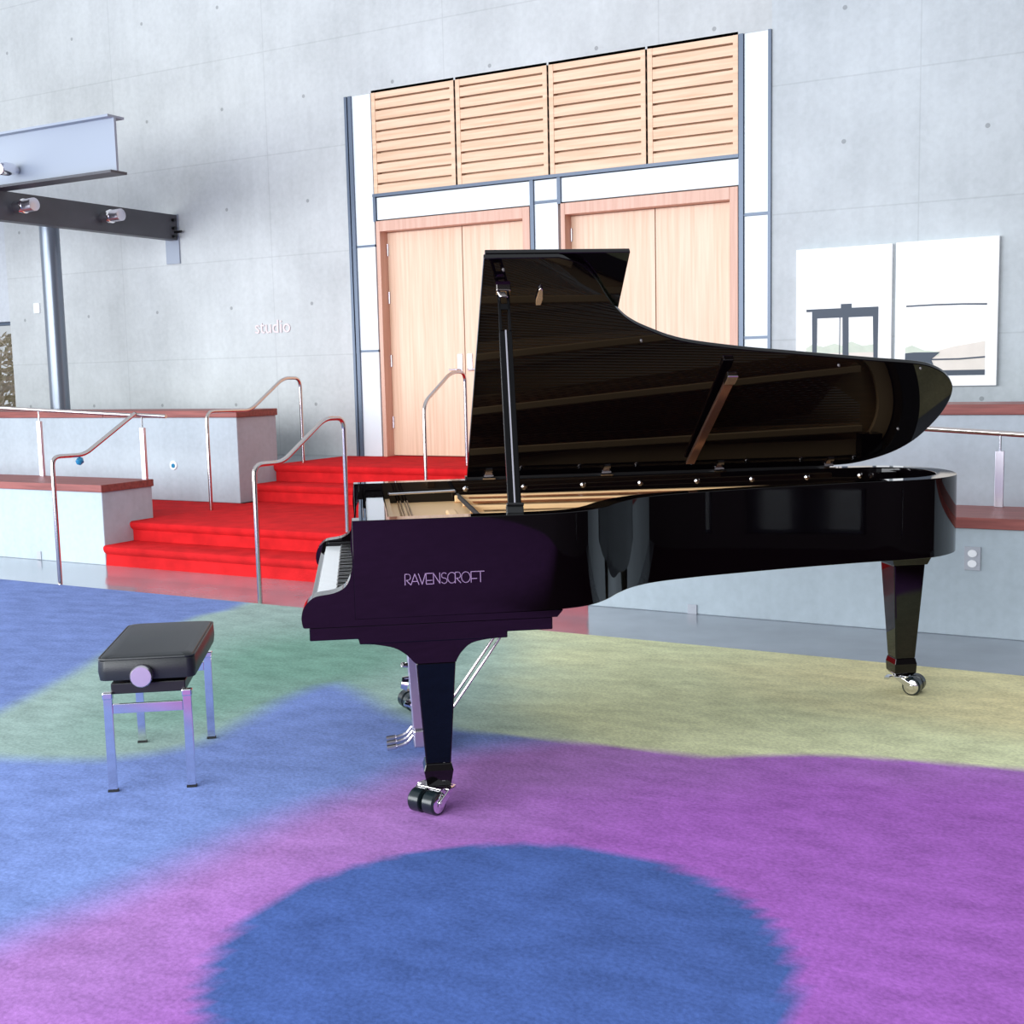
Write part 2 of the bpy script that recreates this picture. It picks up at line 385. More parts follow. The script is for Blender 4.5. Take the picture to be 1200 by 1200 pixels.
# steel frame at upper left
bm = B(); box(bm, -10.06, -9.94, 3.0, YW-.02, 3.045, 3.32)
bo = link('steel_beam', bm, BEAMM); tag(bo, 'dark flat steel beam carrying two spotlights, bolted to the concrete wall', 'beam')
pl = link('wall_bracket', box(B(), -10.13, -9.93, YW-.02, YW-.002, 2.79, 3.33), BEAML, bo)
for zz in (3.08, 3.17, 3.26):
    link('bolt', tube(B(), [(-9.945, YW-.09, zz), (-9.90, YW-.09, zz)], .018, 8), BLACKM, bo)
link('anchor_pin', tube(B(), [(-10.0, YW-.06, 3.13), (-9.84, YW-.06, 3.13)], .014, 8), BLACKM, bo)
bm = B(); box(bm, -15, -8.35, 7.93, 7.955, 3.345, 3.80); box(bm, -15, -8.35, 7.86, 8.05, 3.80, 3.82)
bo = link('steel_beam', bm, BEAML); tag(bo, 'pale blue-grey steel beam crossing above the dark beam at upper left', 'beam')
link('bottom_flange', box(B(), -15, -8.35, 7.86, 8.05, 3.322, 3.345), BEAMM, bo)
def cyl(bm, c, r, z0, z1, seg=40): return tube(bm, [(c[0], c[1], z0), (c[0], c[1], z1)], r, seg)
col_ = link('steel_column', cyl(B(), (-10.93, 9.36), .105, 4*R, 3.30), COLM, smooth=True)
tag(col_, 'round grey steel column rising behind the left upper bench', 'column')
def spot(label, x, y, z):
    e = empty('spotlight', (x, y, z)); tag(e, label, 'spotlight', 'spotlights on the steel beams')
    link('mount', tube(B(), [(-.04, 0, 0), (.0, 0, 0)], .03, 16), BLACKM, e, smooth=True)
    link('housing', tube(B(), [(0, 0, 0), (.03, 0, 0), (.05, 0, .0), (.14, 0, .005), (.15, 0, .005)], [.03, .062, .066, .070, .055], 28), CHROME, e, smooth=True)
    link('lens_tube', tube(B(), [(.15, 0, .005), (.17, 0, .006), (.28, 0, .01), (.285, 0, .01)], [.058, .062, .062, .045], 28), SATIN, e, smooth=True)
spot('silver spotlight on the dark beam, the one nearer the frame edge', -9.94, 8.12, 3.175)
spot('silver spotlight on the dark beam, the one nearer the concrete wall', -9.94, 9.20, 3.185)
e2 = empty('spotlight', (-8.78, 7.90, 3.42)); 
e2.location = (-9.62, 7.86, 3.47); e2.rotation_euler = (0, 0, 0)
tag(e2, 'silver spotlight on the pale upper beam in the top left corner', 'spotlight', 'spotlights on the steel beams')
link('housing', tube(B(), [(0, .06, 0), (0, .0, 0), (.02, -.08, -.01), (.03, -.16, -.02)], [.03, .055, .062, .055], 24), CHROME, e2, smooth=True)
link('lens', tube(B(), [(.03, -.16, -.02), (.035, -.18, -.022)], [.055, .05], 24), SATIN, e2, smooth=True)
tag(link('wall_switch', box(B(), -12.37, -12.27, YW-.02, YW, 2.34, 2.46), WHITEPL, bevel=.004), 'small white plate on the wall left of the steel column', 'switch')

# artworks on the right
def art(label, x0, x1, z0, z1, pieces):
    e = empty('artwork', (x0, YW-.052, z0)); tag(e, label, 'picture', 'two framed prints on the concrete wall')
    link('board', box(B(), 0, x1-x0, 0, .05, 0, z1-z0), WHITEP, e, bevel=.004)
    for nm, m, pts, lay in pieces:
        link(nm, prism(B(), [(p[0], (z1-z0)-p[1]) for p in pts], fXZ, -.0015*lay, 0), m, e)
q = 1/645.
P1 = [('printed_ground', TAN, [(55*q, 545*q), (440*q, 545*q), (440*q, 700*q), (55*q, 700*q)], 1),
      ('printed_bushes', SAGE, [(55*q, 530*q), (90*q, 510*q), (150*q, 525*q), (210*q, 508*q), (250*q, 522*q), (300*q, 500*q), (360*q, 525*q), (440*q, 515*q), (440*q, 560*q), (55*q, 560*q)], 2),
      ('printed_lintel', SLATE, [(57*q, 322*q), (243*q, 322*q), (243*q, 300*q), (300*q, 300*q), (300*q, 322*q), (440*q, 322*q), (440*q, 372*q), (88*q, 372*q), (88*q, 336*q), (57*q, 336*q)], 3),
      ('printed_post', SLATE, [(88*q, 372*q), (116*q, 372*q), (114*q, 700*q), (92*q, 700*q)], 3),
      ('printed_post', SLATE, [(252*q, 372*q), (284*q, 372*q), (288*q, 700*q), (256*q, 700*q)], 3),
      ('printed_post', SLATE, [(412*q, 372*q), (440*q, 372*q), (438*q, 700*q), (420*q, 700*q)], 3),
      ('printed_cable', SLATE, [(236*q, 372*q), (240*q, 372*q), (240*q, 700*q), (236*q, 700*q)], 3)]
q = 1/662.
P2 = [('printed_hills', TAN, [(55*q, 600*q), (180*q, 590*q), (300*q, 560*q), (460*q, 535*q), (460*q, 700*q), (55*q, 700*q)], 1),
      ('printed_bushes', SAGE, [(55*q, 560*q), (90*q, 548*q), (150*q, 575*q), (230*q, 585*q), (230*q, 605*q), (55*q, 605*q)], 2),
      ('printed_wire', SLATE, [(57*q, 336*q), (200*q, 334*q), (340*q, 336*q), (465*q, 341*q), (465*q, 350*q), (340*q, 344*q), (200*q, 342*q), (57*q, 344*q)], 3),
      ('printed_rock', SLATE, [(55*q, 590*q), (100*q, 586*q), (235*q, 588*q), (190*q, 625*q), (205*q, 660*q), (250*q, 684*q), (460*q, 684*q), (460*q, 712*q), (55*q, 712*q)], 4),
      ('printed_rail', SLATE, [(190*q, 622*q), (330*q, 622*q), (460*q, 614*q), (460*q, 622*q), (330*q, 630*q), (190*q, 630*q)], 4),
      ('printed_cloud', PALEB, [(50*q, 70*q), (240*q, 58*q), (250*q, 90*q), (60*q, 96*q)], 1)]
art('white framed print of a dark doorway over pale ground, left of the pair', -2.925, -2.138, 1.31, 2.465, P1)
art('white framed print of a dark rock shape and wire, right of the pair', -2.108, -1.325, 1.31, 2.470, P2)

# small wall items
def outlet(label, x, y, z, w, h, m=GREYP, sockets=True):
    e = empty('wall_outlet', (x, y, z)); tag(e, label, 'outlet')
    link('cover_plate', box(B(), -w/2, w/2, -.008, 0, -h/2, h/2), m, e, bevel=.002)
    if sockets:
        for s in (-1, 1):
            link('socket', prism(B(), [(.024*math.cos(a), s*.028+.02*math.sin(a)) for a in [2*math.pi*i/20 for i in range(20)]], fXZ, -.012, -.008), WHITEPL, e)
outlet('grey double wall outlet on the low bench at right, beside the piano tail', -.995, 6.92, .435, .085, .13)
outlet('pale outlet box low on the concrete under the piano body', -2.61, 6.92, .03, .06, .06, sockets=False)
outlet('tiny grey outlet at the foot of the low bench, left of the first handrail', -8.49, 6.95, .04, .05, .07, sockets=False)
e = empty('glass_medallion', (-8.56, 8.64, .675)); tag(e, 'round clear medallion with blue centre on the upper bench face', 'ornament')
link('disc', tube(B(), [(0, -.012, 0), (0, 0, 0)], .043, 28), WHITEPL, e, smooth=True)
link('blue_centre', tube(B(), [(.004, -.018, -.004), (.004, -.012, -.004)], .022, 20), BLUEG, e, smooth=True)
e = tag(link('glass_bead', tube(B(), [(-7.33, 6.40, .885), (-7.33, 6.41, .89), (-7.33, 6.43, .905), (-7.33, 6.44, .925)], [.012, .026, .03, .014], 16), BLUEG, smooth=True),
        'small blue glass bead hanging under the bend of the leftmost handrail', 'ornament')

def text_mesh(s, size, depth):
    c = bpy.data.curves.new('t', 'FONT'); c.body = s; c.size = size; c.extrude = depth; c.resolution_u = 4
    o = bpy.data.objects.new('t', c); COL.objects.link(o); bpy.context.view_layer.update()
    me = bpy.data.meshes.new_from_object(o.evaluated_get(bpy.context.evaluated_depsgraph_get()))
    bpy.data.objects.remove(o); bpy.data.curves.remove(c); return me
me = text_mesh('studio', .20, .004); me.name = 'wall_lettering'; me.materials.append(STUD)
o = bpy.data.objects.new('wall_lettering', me); COL.objects.link(o); o.rotation_euler = (math.pi/2, 0, 0); o.location = (-8.90, YW-.006, 1.975)
tag(o, 'faint off-white word studio on the concrete wall', 'sign')

# shrub outside the little window
random.seed(3)
bm = B()
for i in range(2200):
    c = Vector((-14.0+random.uniform(-1.6, 1.2)-2.0, 12.6+random.uniform(-.5, .5), .9+random.random()**1.3*1.35)); s = random.uniform(.04, .09)
    n = Vector((random.uniform(-1, 1), random.uniform(-1, 1), random.uniform(-1, 1))).normalized(); t = n.orthogonal().normalized(); b2 = n.cross(t)
    vs = [bm.verts.new(c+t*s), bm.verts.new(c+b2*s*.5), bm.verts.new(c-t*s), bm.verts.new(c-b2*s*.5)]; bm.faces.new(vs)
for i in range(7):
    tube(bm, [(-16+i*.15-.4, 12.6, -.1), (-16+i*.3-.9, 12.6, 1.8)], .02, 6)
tag(link('shrub', bm, LEAF), 'dry pale shrub outside the small window at far left', 'shrub')
struct('ground_outside', box(B(), -20, 9, 12.0, 20, -.3, -.1), CONC_B)

# ================================================================== CARPET
def seg_dist(PX, PY, line, closed=False):
    d = np.full(PX.shape, 1e9); n = len(line)
    for i in range(n if closed else n-1):
        ax, ay = line[i]; bx, by = line[(i+1) % n]; vx, vy = bx-ax, by-ay
        t = np.clip(((PX-ax)*vx+(PY-ay)*vy)/(vx*vx+vy*vy+1e-12), 0, 1)
        d = np.minimum(d, np.hypot(PX-ax-t*vx, PY-ay-t*vy))
    return d
def inside(PX, PY, poly):
    c = np.zeros(PX.shape, bool); n = len(poly); j = n-1
    for i in range(n):
        xi, yi = poly[i]; xj, yj = poly[j]
        cond = ((yi > PY) != (yj > PY)) & (PX < (xj-xi)*(PY-yi)/((yj-yi) or 1e-12)+xi); c ^= cond; j = i
    return c
def sdf(PX, PY, poly): d = seg_dist(PX, PY, poly, True); return np.where(inside(PX, PY, poly), d, -d)
def sst(x, a, b): t = np.clip((x-a)/(b-a), 0, 1); return t*t*(3-2*t)
CX0, CX1, CY0, CY1, CS = -12.5, 3.78, -4.5, 6.12, .045
nx = int((CX1-CX0)/CS)+1; ny = int((CY1-CY0)/CS)+1
gx = np.linspace(CX0, CX1, nx); gy = np.linspace(CY0, CY1, ny); GX, GY = np.meshgrid(gx, gy)
wob = np.array([[noise.noise(Vector((x*.9, y*.9, 3.1))) for x in gx[::4]] for y in gy[::4]])
def upsample(a): # nearest-free bilinear
    yi = np.linspace(0, a.shape[0]-1, ny); xi = np.linspace(0, a.shape[1]-1, nx)
    y0 = np.floor(yi).astype(int); x0 = np.floor(xi).astype(int); y1 = np.minimum(y0+1, a.shape[0]-1); x1 = np.minimum(x0+1, a.shape[1]-1)
    fy = (yi-y0)[:, None]; fx = (xi-x0)[None, :]
    return (a[y0][:, x0]*(1-fy)*(1-fx)+a[y1][:, x0]*fy*(1-fx)+a[y0][:, x1]*(1-fy)*fx+a[y1][:, x1]*fy*fx)
W1 = upsample(wob)
wob2 = np.array([[noise.noise(Vector((x*2.1, y*3.4, 9.7))) for x in gx[::3]] for y in gy[::3]]); W2 = upsample(wob2)
L_ = lambda c: np.array(lin(c))
def mixc(c, col, m): return c*(1-m[..., None])+np.asarray(col)*m[..., None]
GREEN_PALE, GREEN_DK, TEAL, OLIVE, OCHRE = L_((156, 178, 172)), L_((118, 156, 141)), L_((166, 192, 182)), L_((222, 225, 182)), L_((238, 216, 164))
BLUE_A, BLUE_B, BLUE_C, PURPLE, PINK = L_((117, 136, 191)), L_((127, 148, 208)), L_((78, 103, 168)), L_((168, 99, 192)), L_((177, 127, 196))
col = np.broadcast_to(GREEN_PALE, GX.shape+(3,)).copy()
blob = np.exp(-(((GX+4.05)/.75)**2+((GY-5.0)/.75)**2)); col = mixc(col, GREEN_DK, np.clip(blob*1.25, 0, 1))
blob = np.exp(-(((GX+3.95)/.35)**2+((GY-4.1)/.6)**2)); col = mixc(col, GREEN_DK, np.clip(blob*.9, 0, 1))
col = mixc(col, TEAL, sst(GX, -3.6, -3.1)*.8)
col = mixc(col, OLIVE, sst(GX+.5*(GY-4.8)+.25*W2, -3.1, -2.2))
col = mixc(col, OCHRE, sst(GX*.6+.4*W1+W2*.5, -1.5, .2)*.75*sst(GY, 4.9, 5.3))
blueA = [(-8.3, 6.4), (-5.476, 6.135), (-5.40, 5.88), (-5.44, 5.65), (-5.40, 5.39), (-5.36, 5.06), (-5.14, 4.575), (-4.94, 4.12), (-4.76, 3.71), (-4.64, 3.39), (-4.6, 3.0), (-4.5, 2.3), (-14, 2.0), (-14, 6.4)]
col = mixc(col, BLUE_A, sst(sdf(GX, GY, blueA)+.02*W2, -.07, .07))
lower = [(-4.36, 3.06), (-4.12, 3.11), (-3.91, 3.19), (-3.72, 3.28), (-3.59, 3.43), (-3.52, 3.61), (-3.56, 3.92), (-3.64, 4.27), (-3.645, 4.54), (-3.59, 4.635), (-3.40, 4.55), (-3.115, 4.36), (-2.91, 4.26), (-2.63, 4.22),
         (-2.40, 4.25), (-2.21, 4.27), (-2.03, 4.296), (-1.74, 4.32), (-1.57, 4.33), (-1.43, 4.41), (-1.22, 4.517), (-1.07, 4.566), (-.92, 4.60), (-.68, 4.64), (-.48, 4.68), (-.2, 4.72), (1.5, 5.0), (12, 5.2), (12, -9), (-16, -9), (-16, 2.1), (-4.6, 2.3)]
dl = sdf(GX, GY, lower)
wl_ = np.where(GX > -2.7, .022, .07)
low_col = np.broadcast_to(BLUE_B, GX.shape+(3,)).copy()
pl_line = [(-3.2, -9), (-2.75, 1.5), (-2.62, 2.3), (-2.61, 2.71), (-2.6, 2.9), (-2.575, 3.09), (-2.54, 3.28), (-2.48, 3.45), (-2.46, 3.72), (-2.40, 3.92), (-2.30, 4.08), (-2.15, 4.3), (-1.95, 5.0), (12, 6), (12, -9)]
sp = sdf(GX, GY, pl_line)
low_col = mixc(low_col, PINK, sst(sp+.12*W1, -.22, .12)); low_col = mixc(low_col, PURPLE, sst(sp+.25*W2, .05, 1.0)*.85)
dc = .745-np.hypot(GX+1.5, GY-2.57); low_col = mixc(low_col, BLUE_C, sst(dc, -.015, .015))
m_ = np.clip((dl+.012*W2)/wl_*.5+.5, 0, 1); col = mixc(col, low_col[..., :], m_) if False else col*(1-m_[..., None])+low_col*m_[..., None]
MAROON = L_((44, 10, 16))  # carpet area out of view, invented dark to deepen the bent side's reflection
col = mixc(col, MAROON, sst(GX, .25, .8)*sst(GY, .2, 1.6))
col = col*(1+.07*W2[..., None])
verts = np.stack([GX.ravel(), GY.ravel(), np.full(GX.size, .004)], 1)
idx = np.arange(nx*ny).reshape(ny, nx)
faces = np.stack([idx[:-1, :-1].ravel(), idx[:-1, 1:].ravel(), idx[1:, 1:].ravel(), idx[1:, :-1].ravel()], 1)
me = bpy.data.meshes.new('carpet'); me.from_pydata(verts.tolist(), [], faces.tolist())
at = me.color_attributes.new('dye', 'FLOAT_COLOR', 'POINT')
at.data.foreach_set('color', np.concatenate([col.reshape(-1, 3), np.ones((nx*ny, 1))], 1).astype(np.float32).ravel())
cm = bpy.data.materials.new('dyed_wool_carpet'); cm.use_nodes = True; N = cm.node_tree.nodes; L = cm.node_tree.links; b = N['Principled BSDF']
b.inputs['Roughness'].default_value = 1; b.inputs['Specular IOR Level'].default_value = .05
ca = N.new('ShaderNodeVertexColor'); ca.layer_name = 'dye'
tc = N.new('ShaderNodeTexCoord')
n1 = N.new('ShaderNodeTexNoise'); n1.inputs['Scale'].default_value = 75; n1.inputs['Detail'].default_value = 4; L.new(tc.outputs['Object'], n1.inputs['Vector'])
mpn = N.new('ShaderNodeMapping'); mpn.inputs['Rotation'].default_value = (0, 0, -.6); mpn.inputs['Scale'].default_value = (2.5, 5, 1); L.new(tc.outputs['Object'], mpn.inputs[0])
n2 = N.new('ShaderNodeTexNoise'); n2.inputs['Scale'].default_value = 2.0; n2.inputs['Detail'].default_value = 8; L.new(mpn.outputs[0], n2.inputs['Vector'])
ad = N.new('ShaderNodeMath'); ad.operation = 'ADD'; L.new(n1.outputs[0], ad.inputs[0]); L.new(n2.outputs[0], ad.inputs[1])
mr = N.new('ShaderNodeMapRange'); mr.inputs['From Min'].default_value = .68; mr.inputs['From Max'].default_value = 1.32; mr.inputs['To Min'].default_value = .70; mr.inputs['To Max'].default_value = 1.12
L.new(ad.outputs[0], mr.inputs[0])
vm = N.new('ShaderNodeVectorMath'); vm.operation = 'SCALE'; L.new(ca.outputs[0], vm.inputs[0]); L.new(mr.outputs[0], vm.inputs['Scale']); L.new(vm.outputs[0], b.inputs['Base Color'])
bp = N.new('ShaderNodeBump'); bp.inputs['Strength'].default_value = .5; bp.inputs['Distance'].default_value = .0025; L.new(n1.outputs[0], bp.inputs['Height']); L.new(bp.outputs[0], b.inputs['Normal'])
me.materials.append(cm)
o = bpy.data.objects.new('carpet', me); COL.objects.link(o)
tag(o, 'large carpet dyed in blue, green, olive and purple swirls under the piano', 'carpet')

# ================================================================== GRAND PIANO
PO = (-2.39244, 3.20076, .004); PA = math.radians(36.2)
piano = empty('grand_piano', PO, PA)
tag(piano, 'glossy black concert grand piano with open lid and silver side lettering', 'piano')
VW = 1.46
near = [(0, 0), (.3, 0), (.6, .004), (.72, .02), (.81, .065), (.885, .155), (.95, .265), (1.03, .37), (1.13, .448), (1.27, .505), (1.432, .553), (1.747, .628), (2.073, .688), (2.25, .706), (2.40, .745), (2.53, .845), (2.60, .975), (2.628, 1.12), (2.612, 1.25), (2.55, 1.37), (2.44, 1.44), (2.30, VW), (1.9, VW), (1.2, VW), (.5, VW), (0, VW)]
out_ = spline(near, 8); inn_ = offset(out_, .085)
inn_ = [(max(0, min(p[0], 2.55)), p[1]) for p in inn_]
link('rim', ring(B(), out_, inn_, .69, 1.02, closed=False), BLACK, piano, smooth=True, bevel=.0015)
# inner rim lip and lower case body
prof = [(-.003, .99), (-.006, .94), (-.003, .90), (-.004, .862), (-.014, .825), (-.032, .798), (-.07, .781), (-.127, .772), (-.155, .752), (-.170, .73), (-.176, .70), (-.172, .672), (-.166, .667)]
arm = [(0.0, 1.02)] + spline(prof, 5) + [(0.0, .667)]
for v0, v1 in ((.0, .085), (VW-.085, VW)):
    link('arm', prism(B(), arm, fXZ, v0, v1), BLACK, piano, smooth=True)
kb = [(-.152, .667), (-.152, .622), (.008, .622), (.012, .603), (.509, .603), (.509, .624), (.664, .624), (.664, .667)]
link('key_bed', prism(B(), kb, fXZ, .004, VW-.004), BLACK, piano, bevel=.003)
link('case_bottom', prism(B(), [(0.0, .667), (.68, .667), (.70, .69), (0, .69)], fXZ, .0, VW), BLACK, piano)

# lettering on the side
def strokes(letter):
    arc = lambda cx, cy, rx, ry, a0, a1, n=10: [(cx+rx*math.cos(math.radians(a0+(a1-a0)*i/n)), cy+ry*math.sin(math.radians(a0+(a1-a0)*i/n))) for i in range(n+1)]
    D = {'R': [[(0, 0), (0, 1), (.3, 1)] + arc(.35, .72, .27, .28, 90, -90) + [(.15, .44), (.62, 0)]],
         'A': [[(-.05, 0), (.4, 1), (.85, 0)], [(.1, .3), (.7, .3)]],
         'V': [[(0, 1), (.4, 0), (.8, 1)]],
         'E': [[(.72, 1), (0, 1), (0, 0), (.72, 0)], [(0, .34), (.66, .34)]],
         'N': [[(0, 0), (0, 1), (.72, 0), (.72, 1)]],
         'S': [arc(.36, .75, .3, .25, 40, 250)+arc(.36, .25, .32, .25, 70, -150)],
         'C': [arc(.48, .5, .48, .5, 50, 310, 18)],
         'O': [arc(.5, .5, .5, .5, 0, 360, 24)],
         'F': [[(.68, 1), (0, 1), (0, 0)], [(0, .34), (.66, .34)]],
         'T': [[(-.1, 1), (.75, 1)], [(.32, 1), (.32, 0)]]}
    W = {'R': .72, 'A': .82, 'V': .86, 'E': .84, 'N': .86, 'S': .76, 'C': .86, 'O': 1.1, 'F': .76, 'T': .75}
    return D[letter], W[letter]
bm = B(); x = .169; Hh = .036; tot = sum(strokes(c)[1] for c in 'RAVENSCROFT'); sc = (.434-.169)/tot
for c in 'RAVENSCROFT':
    sl, wd = strokes(c)
    for s_ in sl:
        for i in range(len(s_)-1):
            a = Vector((x+s_[i][0]*sc, .799+s_[i][1]*Hh)); d = Vector((x+s_[i+1][0]*sc, .799+s_[i+1][1]*Hh)); t = (d-a)
            if t.length < 1e-6: continue
            t.normalize(); n = Vector((-t.y, t.x))*.0012; a = a-t*.001; d = d+t*.001
            prism(bm, [(a+n)[:], (a-n)[:], (d-n)[:], (d+n)[:]], fXZ, -.0012, .0)
    x += wd*sc
link('lettering', bm, LETTER, piano)

# keyboard
v0k, v1k = .118, VW-.118; pitch = (v1k-v0k)/52
wk = link('white_key', box(B(), -.128, .03, -pitch/2+.0006, pitch/2-.0006, -.02, 0), IVORY, piano, bevel=.001); wk.location = (0, v1k-pitch/2, .752)
for i in range(1, 52): copy_obj(wk, piano, (0, v1k-pitch*(i+.5), .752))
bkb = B(); prism(bkb, [(-.066, 0), (-.060, .011), (.03, .012), (.03, -.004), (-.066, -.004)], fXZ, -.0052, .0052)
bk = None
names = 'ABCDEFG'
for i in range(51):
    if names[i % 7] in 'ACDFG':
        loc = (0, v1k-pitch*(i+1), .752)
        if bk is None: bk = link('black_key', bkb, EBONY, piano, bevel=.001); bk.location = loc
        else: copy_obj(bk, piano, loc)
link('key_slip', box(B(), -.150, -.131, .085, VW-.085, .667, .738), BLACK, piano, bevel=.003)
for a, b_ in ((.086, .116), (VW-.116, VW-.086)):
    link('key_block', box(B(), -.12, .03, a, b_, .667, .768), BLACK, piano, bevel=.004)
fb = [(.032, .755), (.012, .775), (.006, .80), (.004, .88), (.012, .96), (.022, .985), (.04, .985), (.04, .755)]
link('fallboard', prism(B(), fb, fXZ, .087, VW-.087), BLACK, piano, smooth=True, bevel=.002)
md = link('music_desk', box(B(), .05, .125, .13, VW-.13, .975, .988), BLACK, piano, bevel=.003)
link('action_cover', box(B(), .042, .13, .087, VW-.087, .80, .965), BLACK, piano)

# soundboard, plate, strings
inside_line = offset(out_, .088)
sb = [p for p in inside_line if p[0] > .13]
sb = [(.13, sb[0][1])] + sb + [(.13, sb[-1][1])]
link('soundboard', prism(B(), sb, fXY, .855, .87), SPRUCE, piano)
link('soundboard_underside', prism(B(), [(p[0], p[1]) for p in sb], fXY, .70, .715), BLACK, piano)
def vlim(u, side):
    c = [p[1] for p in inside_line if abs(p[0]-u) < .03]
    return (min(c) if side == 0 else max(c)) if c else None
pl_ = B()
prism(pl_, [(.135, .09), (.62, .09), (.60, .40), (.52, VW-.09), (.135, VW-.09)], fXY, .915, .93)            # pin block web
o1 = [p for p in inside_line if p[0] > .45]; o1 = [p for i, p in enumerate(o1) if i % 2 == 0]; i1 = offset(o1, .075)
ring(pl_, o1, i1, .905, .93, closed=False)
plate = link('iron_plate', pl_, GOLD, piano, bevel=.003)
pl2 = B()
for (ua, va), (ub, vb) in (((.44, 1.30), (2.38, 1.24)), ((.46, 1.12), (2.36, .96)), ((.47, .88), (1.85, .76)), ((.48, .62), (1.32, .62)), ((.62, .34), (1.0, .47))):
    d = Vector((ub-ua, vb-va)).normalized(); n = Vector((-d.y, d.x))*.016
    n3 = n*4.2; prism(pl2, [(ua+n3.x, va+n3.y), (ua-n3.x, va-n3.y), (ub-n3.x*.35, vb-n3.y*.35), (ub+n3.x*.35, vb+n3.y*.35)], fXY, .908-.0012*len(pl2.verts)/8, .922-.0012*len(pl2.verts)/8)
    s_ = B(); prism(s_, [(ua+n.x, va+n.y), (ua-n.x, va-n.y), (ub-n.x, vb-n.y), (ub+n.x, vb+n.y)], fXY, .932, .962)
    link('plate_strut', s_, GOLD, plate, bevel=.004)
link('plate_flange', pl2, GOLD, plate)
pf_ = B(); prism(pf_, [(.135, .092), (.155, .092), (.155, VW-.092), (.135, VW-.092)], fXY, .93, .950); prism(pf_, [(.155, .092), (.60, .092), (.60, .108), (.155, .108)], fXY, .93, .948); link('plate_rim', pf_, GOLD, plate)
st1 = B()
nS = 80
for i in range(nS):
    t = i/(nS-1); v = .14+t*(1.12); vend = .30+t*(.95); ue = .95+1.42*min(1, t*1.15)**.85
    lim = vlim(ue, 0)
    if lim and vend < lim+.08: vend = lim+.08
    v = max(v, .14)
    tube(st1, [(.52, v, .944), (ue, vend, .944)], .0011, 3, cap=False)
tag(link('treble_strings', st1, STRING, piano), kind='stuff')
st2 = B()
for i in range(40):
    t = i/39; tube(st2, [(.50, 1.06+t*.30, .953), (2.38-.25*t, .86+t*.30, .953)], .0021, 4, cap=False)
tag(link('bass_strings', st2, COPPER, piano), kind='stuff')
pn = B()
for i in range(88):
    for r_ in range(2):
        c = (.19+.03*r_+(i % 2)*.012, .12+i*(1.22/87)); tube(pn, [(c[0], c[1], .93), (c[0], c[1], .943)], .003, 6)
tag(link('tuning_pins', pn, STRING, piano), kind='stuff')
link('damper_rail', prism(B(), [(.475, .16), (.487, .16), (.462, 1.34), (.45, 1.34)], fXY, .948, .968), FELT, piano, bevel=.004)
link('capo_bar', box(B(), .36, .40, .12, .72, .93, .965), GOLD, piano, bevel=.006)
# silver bosses along the inner face of the spine, and the lock bar near the keys
for u in (.496, .759, 1.028, 1.293, 1.557, 1.816, 2.078, 2.335):
    bs = B(); tube(bs, [(u, VW-.087, .982), (u, VW-.093, .982), (u, VW-.100, .982)], [.013, .013, .006], 16)
    link('rim_boss', bs, CHROME, piano, smooth=True)
hb = B(); tube(hb, [(.155, VW-.115, .972), (.445, VW-.115, .978)], .006, 10)
for u in (.155, .25, .35, .445): tube(hb, [(u, VW-.115, .975), (u, VW-.086, .968)], .006, 8)
link('lid_lock_bar', hb, CHROME, piano, smooth=True)
link('lid_prop_block', box(B(), 2.36, 2.46, VW-.20, VW-.10, .94, 1.005), BLACK, piano)

# lid
TH = math.radians(42.4); VH, ZH = 1.40, 1.03
def LP(u, l, t=0): return (u, VH-l*math.cos(TH)+t*math.sin(TH), ZH+l*math.sin(TH)+t*math.cos(TH))
curve = spline([(.78, 1.30), (.87, 1.265), (.935, 1.19), (.985, 1.105), (1.031, 1.04), (1.09, .975), (1.18, .916), (1.332, .848), (1.573, .797), (1.826, .760), (2.164, .712), (2.375, .684), (2.465, .655), (2.542, .603), (2.598, .524), (2.614, .417), (2.598, .301), (2.547, .17), (2.455, .075), (2.308, .012), (2.15, 0.0)], 6)
link('hinge_strip', box(B(), .50, 2.2, 1.402, VW-.004, 1.0205, 1.034), BLACKM, piano)
lid_pts = [(.505, 0), (.505, 1.30)] + curve
lid = link('lid', prism(B(), lid_pts, lambda p, t: LP(p[0], p[1], t), 0, .022), BLACK, piano, smooth=True, bevel=.003)
link('front_flap', prism(B(), [(.512, 0), (.512, 1.30), (1.05, 1.30), (1.04, 0)], lambda p, t: LP(p[0], p[1], t), .026, .046), BLACK, lid, bevel=.003)
for u in (.602, 1.139, 1.666, 2.189):
    h = B(); P0 = Vector(LP(u, .0, -.004))
    box(h, u-.028, u+.028, VH-.03, VH+.0, 1.021, 1.026)
    tube(h, [(u-.022, VH-.01, 1.034), (u+.022, VH-.01, 1.034)], .006, 10)
    prism(h, [(u-.02, .012), (u+.02, .012), (u+.014, .06), (u-.014, .06)], lambda p, t: LP(p[0], p[1], t), -.005, 0)
    link('lid_hinge', h, CHROME, lid, smooth=True)
BUMP = mat('dark_bumper', (120, 116, 116), .4, metal=.4)
for u, l in ((.58, 1.245), (1.16, .86), (2.03, .69), (2.40, .66), (2.44, .26)):
    h = B(); tube(h, [LP(u, l, 0), LP(u, l, -.008)], [.006, .004], 12); link('lid_bumper', h, BUMP, lid, smooth=True)
h = B(); prism(h, [(.715, 1.07), (.735, 1.07), (.74, 1.10), (.735, 1.15), (.727, 1.16), (.719, 1.15), (.712, 1.10)], lambda p, t: LP(p[0], p[1], t), -.012, 0)
link('prop_socket', h, STEEL, lid, bevel=.003)
